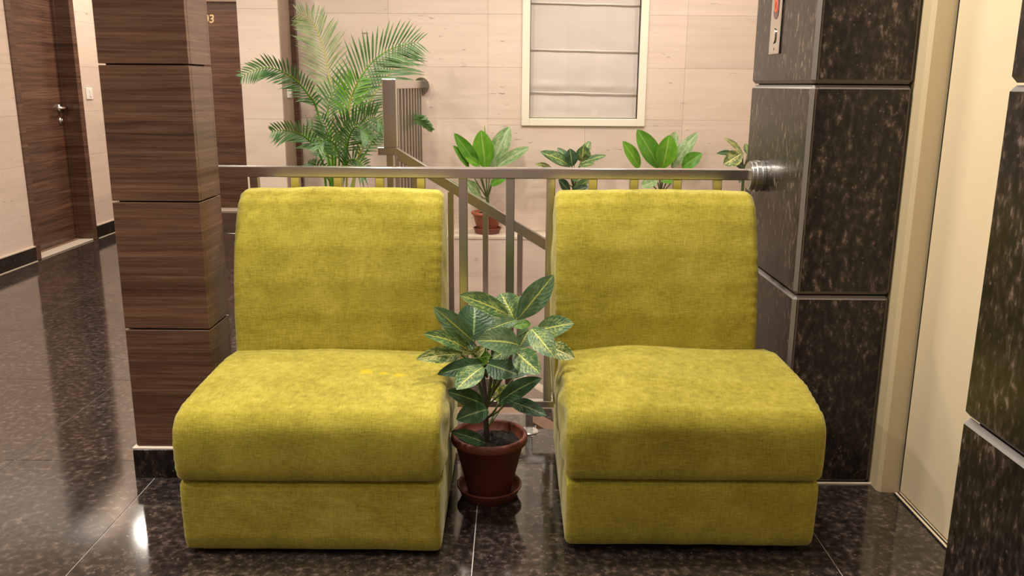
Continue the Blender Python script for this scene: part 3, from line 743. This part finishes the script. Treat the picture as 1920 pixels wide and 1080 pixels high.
CROTON=[
 (-0.011, 2.36, 0.558, -0.144, 2.27, 0.638, 0.05, 'v'),
 (0.019, 2.38, 0.543, 0.118, 2.36, 0.677, 0.059, 'm'),
 (0.006, 2.42, 0.531, -0.034, 2.46, 0.598, 0.068, 'v'),
 (0.013, 2.4, 0.534, 0.03, 2.44, 0.597, 0.031, 'v'),
 (-0.112, 2.33, 0.491, -0.216, 2.27, 0.604, 0.048, 'm'),
 (-0.113, 2.38, 0.478, -0.11, 2.44, 0.569, 0.085, 'd'),
 (-0.125, 2.31, 0.47, -0.238, 2.2, 0.547, 0.042, 'v'),
 (-0.144, 2.29, 0.462, -0.253, 2.16, 0.489, 0.041, 'y'),
 (-0.083, 2.3, 0.43, -0.202, 2.2, 0.433, 0.041, 'd'),
 (-0.08, 2.26, 0.435, -0.148, 2.17, 0.401, 0.055, 'v'),
 (0.02, 2.24, 0.505, -0.094, 2.14, 0.547, 0.064, 'm'),
 (0.015, 2.28, 0.565, -0.074, 2.2, 0.554, 0.029, 'm'),
 (0.0, 2.25, 0.492, -0.051, 2.2, 0.478, 0.035, 'v'),
 (-0.066, 2.27, 0.44, 0.02, 2.2, 0.433, 0.056, 'd'),
 (0.073, 2.36, 0.511, 0.176, 2.32, 0.546, 0.054, 'v'),
 (0.054, 2.29, 0.538, 0.116, 2.19, 0.487, 0.054, 'v'),
 (0.098, 2.33, 0.477, 0.176, 2.26, 0.461, 0.042, 'y'),
 (0.011, 2.25, 0.483, 0.077, 2.16, 0.451, 0.057, 'v'),
 (0.008, 2.4, 0.355, 0.064, 2.46, 0.377, 0.032, 'd'),
 (-0.034, 2.32, 0.306, 0.085, 2.26, 0.403, 0.046, 'd'),
 (-0.007, 2.32, 0.312, 0.099, 2.24, 0.3, 0.037, 'p'),
 (-0.078, 2.32, 0.301, -0.181, 2.24, 0.37, 0.044, 'd'),
 (-0.068, 2.29, 0.297, -0.151, 2.2, 0.302, 0.053, 'd'),
 (-0.078, 2.33, 0.178, -0.171, 2.25, 0.246, 0.034, 'd'),
 (0.02, 2.3, 0.477, 0.051, 2.33, 0.527, 0.041, 'm'),
 (0.006, 2.34, 0.53, 0.055, 2.36, 0.532, 0.026, 'g'),
 (-0.112, 2.32, 0.444, -0.074, 2.3, 0.482, 0.026, 'y'),
 (-0.11, 2.3, 0.463, -0.157, 2.25, 0.488, 0.016, 'y'),
 (-0.105, 2.34, 0.431, -0.059, 2.32, 0.449, 0.041, 'g'),
 (-0.111, 2.37, 0.447, -0.147, 2.42, 0.485, 0.035, 'd'),
 (-0.076, 2.4, 0.491, -0.058, 2.47, 0.552, 0.04, 'v'),
 (-0.024, 2.43, 0.261, -0.058, 2.48, 0.306, 0.036, 's'),
 (-0.038, 2.42, 0.27, -0.011, 2.5, 0.295, 0.032, 's'),
]
CANE_A=[
 (-0.176, 5.52, 0.682, -0.204, 5.5, 0.919, 0.113, 'm'),
 (-0.144, 5.56, 0.675, -0.023, 5.6, 0.936, 0.103, 'p'),
 (-0.23, 5.5, 0.694, -0.37, 5.42, 0.903, 0.073, 'd'),
 (-0.284, 5.48, 0.685, -0.377, 5.4, 0.827, 0.054, 'd'),
 (-0.214, 5.46, 0.698, -0.299, 5.38, 0.756, 0.046, 'm'),
 (-0.103, 5.54, 0.688, 0.104, 5.5, 0.814, 0.064, 'p'),
 (-0.207, 5.46, 0.506, -0.299, 5.36, 0.619, 0.056, 'p'),
 (-0.142, 5.5, 0.575, -0.036, 5.45, 0.625, 0.053, 'd'),
 (-0.173, 5.53, 0.681, -0.183, 5.55, 0.952, 0.011, 'm'),
]
CANE_B=[
 (0.935, 5.5, 0.69, 0.78, 5.46, 0.931, 0.104, 'd'),
 (0.954, 5.48, 0.688, 0.985, 5.46, 0.899, 0.114, 'm'),
 (0.805, 5.48, 0.691, 0.686, 5.42, 0.861, 0.075, 'm'),
 (1.027, 5.53, 0.688, 1.178, 5.52, 0.914, 0.076, 'p'),
 (1.088, 5.5, 0.691, 1.194, 5.44, 0.786, 0.081, 'd'),
 (0.989, 5.6, 0.707, 1.058, 5.64, 0.912, 0.075, 'p'),
 (0.928, 5.48, 0.606, 0.812, 5.42, 0.576, 0.058, 'p'),
 (0.954, 5.48, 0.606, 1.083, 5.42, 0.636, 0.054, 'd'),
]
CROTON_B=[
 (0.376, 5.48, 0.703, 0.17, 5.4, 0.793, 0.065, 'm'),
 (0.356, 5.46, 0.704, 0.191, 5.38, 0.785, 0.072, 'v'),
 (0.377, 5.44, 0.702, 0.357, 5.42, 0.812, 0.069, 'd'),
 (0.396, 5.54, 0.697, 0.284, 5.56, 0.807, 0.043, 'm'),
 (0.439, 5.48, 0.729, 0.444, 5.45, 0.831, 0.083, 'v'),
 (0.447, 5.54, 0.746, 0.497, 5.58, 0.849, 0.049, 'v'),
 (0.431, 5.52, 0.714, 0.598, 5.5, 0.765, 0.04, 'v'),
 (0.42, 5.46, 0.701, 0.514, 5.4, 0.72, 0.034, 'v'),
 (0.234, 5.46, 0.698, 0.14, 5.4, 0.713, 0.026, 'y'),
 (0.355, 5.5, 0.727, 0.282, 5.46, 0.76, 0.046, 'd'),
 (0.365, 5.48, 0.535, 0.289, 5.42, 0.617, 0.054, 'd'),
 (0.393, 5.5, 0.532, 0.485, 5.46, 0.614, 0.058, 'v'),
 (0.383, 5.46, 0.534, 0.481, 5.4, 0.576, 0.042, 'p'),
 (0.376, 5.44, 0.621, 0.437, 5.38, 0.665, 0.061, 'v'),
 (0.368, 5.44, 0.629, 0.297, 5.38, 0.664, 0.061, 'd'),
]
CROTON_C=[
 (1.467, 5.5, 0.782, 1.335, 5.48, 0.882, 0.04, 'y'),
 (1.449, 5.46, 0.785, 1.324, 5.4, 0.719, 0.086, 'y'),
 (1.411, 5.5, 0.784, 1.289, 5.46, 0.783, 0.031, 'd'),
 (1.481, 5.5, 0.693, 1.393, 5.46, 0.733, 0.046, 'd'),
 (1.508, 5.54, 0.776, 1.501, 5.58, 0.84, 0.035, 'v'),
 (1.513, 5.52, 0.785, 1.577, 5.55, 0.85, 0.055, 'v'),
 (1.509, 5.5, 0.771, 1.602, 5.46, 0.768, 0.062, 'v'),
 (1.491, 5.46, 0.76, 1.561, 5.4, 0.692, 0.061, 'm'),
 (1.483, 5.46, 0.671, 1.433, 5.42, 0.601, 0.02, 'd'),
]
FRONDS=[
 ([(-1.087, 5.2, 0.885), (-1.086, 5.25, 1.064), (-1.109, 5.3, 1.219), (-1.15, 5.35, 1.405), (-1.206, 5.4, 1.536), (-1.26, 5.45, 1.594), (-1.329, 5.5, 1.624)], 0.15, 0.17),
 ([(-0.982, 5.1, 0.892), (-0.964, 5.108, 1.075), (-0.899, 5.117, 1.219), (-0.823, 5.125, 1.321), (-0.731, 5.133, 1.387), (-0.639, 5.142, 1.421), (-0.551, 5.15, 1.435)], 0.17, 0.15),
 ([(-0.929, 5.3, 0.912), (-0.884, 5.333, 1.07), (-0.841, 5.367, 1.152), (-0.773, 5.4, 1.247), (-0.71, 5.433, 1.317), (-0.661, 5.467, 1.369), (-0.625, 5.5, 1.395)], 0.15, 0.15),
 ([(-1.091, 5.0, 0.897), (-1.119, 4.943, 1.072), (-1.144, 4.886, 1.136), (-1.186, 4.829, 1.205), (-1.238, 4.771, 1.254), (-1.306, 4.714, 1.28), (-1.364, 4.657, 1.268), (-1.427, 4.6, 1.229)], 0.085, 0.25),
 ([(-0.952, 5.0, 0.928), (-0.939, 4.987, 1.048), (-0.919, 4.975, 1.137), (-0.89, 4.963, 1.195), (-0.869, 4.95, 1.23)], 0.115, 0.2),
 ([(-1.023, 4.95, 0.751), (-1.003, 4.892, 0.875), (-0.946, 4.833, 0.955), (-0.888, 4.775, 0.978), (-0.819, 4.717, 0.998), (-0.746, 4.658, 1.026), (-0.698, 4.6, 1.001)], 0.12, 0.3),
 ([(-0.938, 5.1, 0.726), (-0.897, 5.1, 0.813), (-0.845, 5.1, 0.887), (-0.807, 5.1, 0.924), (-0.768, 5.1, 0.958)], 0.09, 0.2),
 ([(-1.088, 4.95, 0.726), (-1.101, 4.892, 0.815), (-1.121, 4.833, 0.872), (-1.164, 4.775, 0.922), (-1.206, 4.717, 0.945), (-1.247, 4.658, 0.953), (-1.283, 4.6, 0.949)], 0.09, 0.25),
 ([(-0.951, 5.2, 0.691), (-0.835, 5.23, 0.879), (-0.709, 5.26, 0.973), (-0.609, 5.29, 0.995), (-0.548, 5.32, 0.978), (-0.5, 5.35, 0.926)], 0.038, 0.62),
 ([(-1.1, 5.15, 0.695), (-1.13, 5.188, 0.78), (-1.173, 5.225, 0.865), (-1.217, 5.263, 0.913), (-1.256, 5.3, 0.949)], 0.09, 0.2),
 ([(-0.988, 4.9, 0.684), (-0.935, 4.825, 0.763), (-0.884, 4.75, 0.793), (-0.825, 4.675, 0.777), (-0.779, 4.6, 0.739)], 0.1, 0.2),
 ([(-1.05, 4.9, 0.659), (-1.08, 4.833, 0.725), (-1.111, 4.767, 0.767), (-1.124, 4.7, 0.773)], 0.08, 0.2),
 ([(-1.05, 5.0, 0.697), (-1.041, 4.963, 0.798), (-1.042, 4.925, 0.885), (-1.052, 4.887, 0.957), (-1.071, 4.85, 1.017)], 0.085, 0.2),
 ([(-0.953, 4.85, 0.713), (-0.925, 4.79, 0.836), (-0.893, 4.73, 0.921), (-0.846, 4.67, 0.975), (-0.791, 4.61, 0.956), (-0.76, 4.55, 0.91)], 0.1, 0.25),
 ([(-0.989, 4.85, 0.713), (-0.97, 4.8, 0.788), (-0.975, 4.75, 0.861), (-0.997, 4.7, 0.899), (-1.027, 4.65, 0.896), (-1.04, 4.6, 0.86)], 0.09, 0.25),
 ([(-1.088, 5.15, 0.919), (-1.102, 5.163, 1.017), (-1.088, 5.175, 1.097), (-1.063, 5.188, 1.158), (-1.027, 5.2, 1.195)], 0.1, 0.2),
]
def blades(parent, data, mats, hub, hz, petiole, seed, lift=.16):
    for i, (bx_, by_, bz_, tx, ty, tz, w_, k) in enumerate(data):
        rnd = random.Random(seed + i)
        o = leaf('leaf', (bx_, by_, bz_), (tx, ty, tz), w_, mats[k], parent, lift=lift * rnd.uniform(.5, 1.3), fold=rnd.uniform(.12, .34), wave=rnd.uniform(.03, .10),
                 nhint=(rnd.uniform(-.25, .25), -.85, rnd.uniform(.3, .75)), seed=seed + i, ob=rnd.uniform(-.1, .15))
        hb = Vector((hub[0], hub[1], min(bz_ - .015, hz(bx_, bz_)))); B = Vector((bx_, by_, bz_))
        if petiole:
            md = (hb + B) / 2 + Vector((0, 0, -.006)); bm = bmesh.new()
            tube_into(bm, catmull([hb, md, B], 4), [petiole * (1.15 - .05 * q) for q in range(9)], 6)
            put('petiole', bm, M['stem'], o, True)
# croton between the chairs
cr = empty('potted_croton', (-.064, 2.356, 0), 'variegated croton in a dark terracotta pot on the floor between the chairs', 'potted plant')
pot_into(cr, (-.064, 2.356, 0), .113, .190, .064, M['terra'], .097, M['terra'])
bm = bmesh.new(); tube_into(bm, catmull([(-.070, 2.352, .15), (-.074, 2.35, .24), (-.076, 2.348, .31), (-.082, 2.345, .38), (-.080, 2.345, .45), (-.070, 2.35, .52)], 4), [.0085 - .0002 * k for k in range(21)], 8)
put('stem', bm, M['bark'], cr, True)
for a in ([(-.074, 2.35, .27), (-.050, 2.355, .35), (-.032, 2.35, .43), (-.02, 2.35, .50)], [(-.075, 2.35, .28), (-.095, 2.345, .36), (-.110, 2.33, .43)], [(-.074, 2.35, .29), (-.03, 2.37, .36), (.01, 2.36, .42), (.03, 2.35, .47)], [(-.075, 2.35, .26), (-.06, 2.36, .36), (-.055, 2.37, .48)]):
    bm = bmesh.new(); tube_into(bm, catmull(a, 5), .0045, 7); put('branch', bm, M['stem'], cr, True)
blades(cr, CROTON, LEAF, (-.070, 2.352), lambda x, z: max(.22, z - .05 - .25 * abs(x + .07)), .0028, 100)
# ledge plants
def ledge_plant(name, label, x, y, data, mats, group, seed, stem_h, rim=.105, h=.135, bot=.062, pet=.0045):
    t = empty(name, (x, y, LZ), label, 'potted plant')
    pot_into(t, (x, y, LZ), rim, h, bot, M['terra2'], .092, M['terra'])
    bm = bmesh.new(); tube_into(bm, catmull([(x, y, LZ + .10), (x + .004, y, LZ + .10 + stem_h * .5), (x, y, LZ + .10 + stem_h)], 4), .010, 8); put('stem', bm, M['stem'], t, True)
    blades(t, data, mats, (x, y), lambda xx, z: LZ + .10 + stem_h * .9, pet, seed, .10)
ledge_plant('potted_dumb_cane', 'broad-leaved green plant in a terracotta pot on the ledge, in view between the chairs', -.165, 5.545, CANE_A, CANE, None, 300, .14)
ledge_plant('potted_dumb_cane', 'broad-leaved green plant on the ledge, its top above the right chair', .965, 5.545, CANE_B, CANE, None, 330, .18)
ledge_plant('potted_croton', 'small bushy croton on the ledge beneath the window', .395, 5.545, CROTON_B, LEAF, None, 360, .22, pet=.0028)
ledge_plant('potted_croton', 'yellow-leaved croton on the ledge partly hidden by the granite pier', 1.49, 5.545, CROTON_C, LEAF, None, 390, .36, pet=.0028)
# areca palm on the landing
PB = (-1.05, 5.08)
pm = empty('potted_palm', (PB[0], PB[1], 0), 'tall feathery palm behind the left chair', 'potted plant')
pot_into(pm, (PB[0], PB[1], 0), .15, .24, .095, M['terra2'], .13, M['terra'])
for i, (pts, ln, start) in enumerate(FRONDS):
    rnd = random.Random(50 + i)
    root = Vector((PB[0] + rnd.uniform(-.06, .06), PB[1] + rnd.uniform(-.06, .06), .20))
    full = catmull(pts, 8); low = catmull([root, root.lerp(Vector(pts[0]), .5) + Vector((0, 0, .05)), pts[0]], 5)[:-1]
    mat = PALM[{1: 0, 4: 1, 3: 0, 0: 2}.get(i, i % 2 * 0)]
    L = [0.0]
    for a, b in zip(full, full[1:]): L.append(L[-1] + (b - a).length)
    tot = L[-1]; bm = bmesh.new()
    nl = max(10, int(tot / .025)); ln *= 1.45
    for k in range(nl):
        s = start + (1 - start) * (k + .5) / nl; d = s * tot
        j = max(q for q in range(len(L) - 1) if L[q] <= d); fr = (d - L[j]) / max(1e-6, L[j + 1] - L[j])
        p = full[j].lerp(full[j + 1], fr); tg = (full[min(j + 2, len(full) - 1)] - full[max(j - 1, 0)]).normalized()
        vw = Vector((0, 1, .12)); sd = tg.cross(vw).normalized(); up = sd.cross(tg).normalized()
        prof = (math.sin(PI * (0.16 + .78 * (s - start) / (1 - start)))) ** .7
        for side in (-1, 1):
            ll = ln * prof * rnd.uniform(.85, 1.1)
            fwd = .55 + .75 * s
            d0 = (sd * side + tg * fwd + up * rnd.uniform(-.35, .1)).normalized()
            wd = .0062 * rnd.uniform(.8, 1.15) * (.6 + .4 * prof); pv = None
            droop = (.04 + .16 * rnd.random()) * ll
            for m_ in range(6):
                t = m_ / 5
                c_ = p + d0 * ll * t + Vector((0, 0, -1)) * droop * t * t
                ww = wd * (math.sin(PI * (.12 + .86 * t))) if m_ < 5 else .0003
                xx = d0.cross(Vector((0, -1, .3))).normalized()
                r = (bm.verts.new(c_ - xx * ww), bm.verts.new(c_ + Vector((0, .3, -.9)) * ww * .5), bm.verts.new(c_ + xx * ww))
                if pv:
                    bm.faces.new((pv[0], pv[1], r[1], r[0])); bm.faces.new((pv[1], pv[2], r[2], r[1]))
                pv = r
    fo = put('frond', bm, mat, pm, True)
    bm = bmesh.new(); line = low + full
    tube_into(bm, line, [.0085 * (1 - .88 * q / (len(line) - 1)) for q in range(len(line))], 6)
    put('rachis', bm, M['palmstem'] if i in (0, 2, 4, 6) else PALM[1], fo, True)
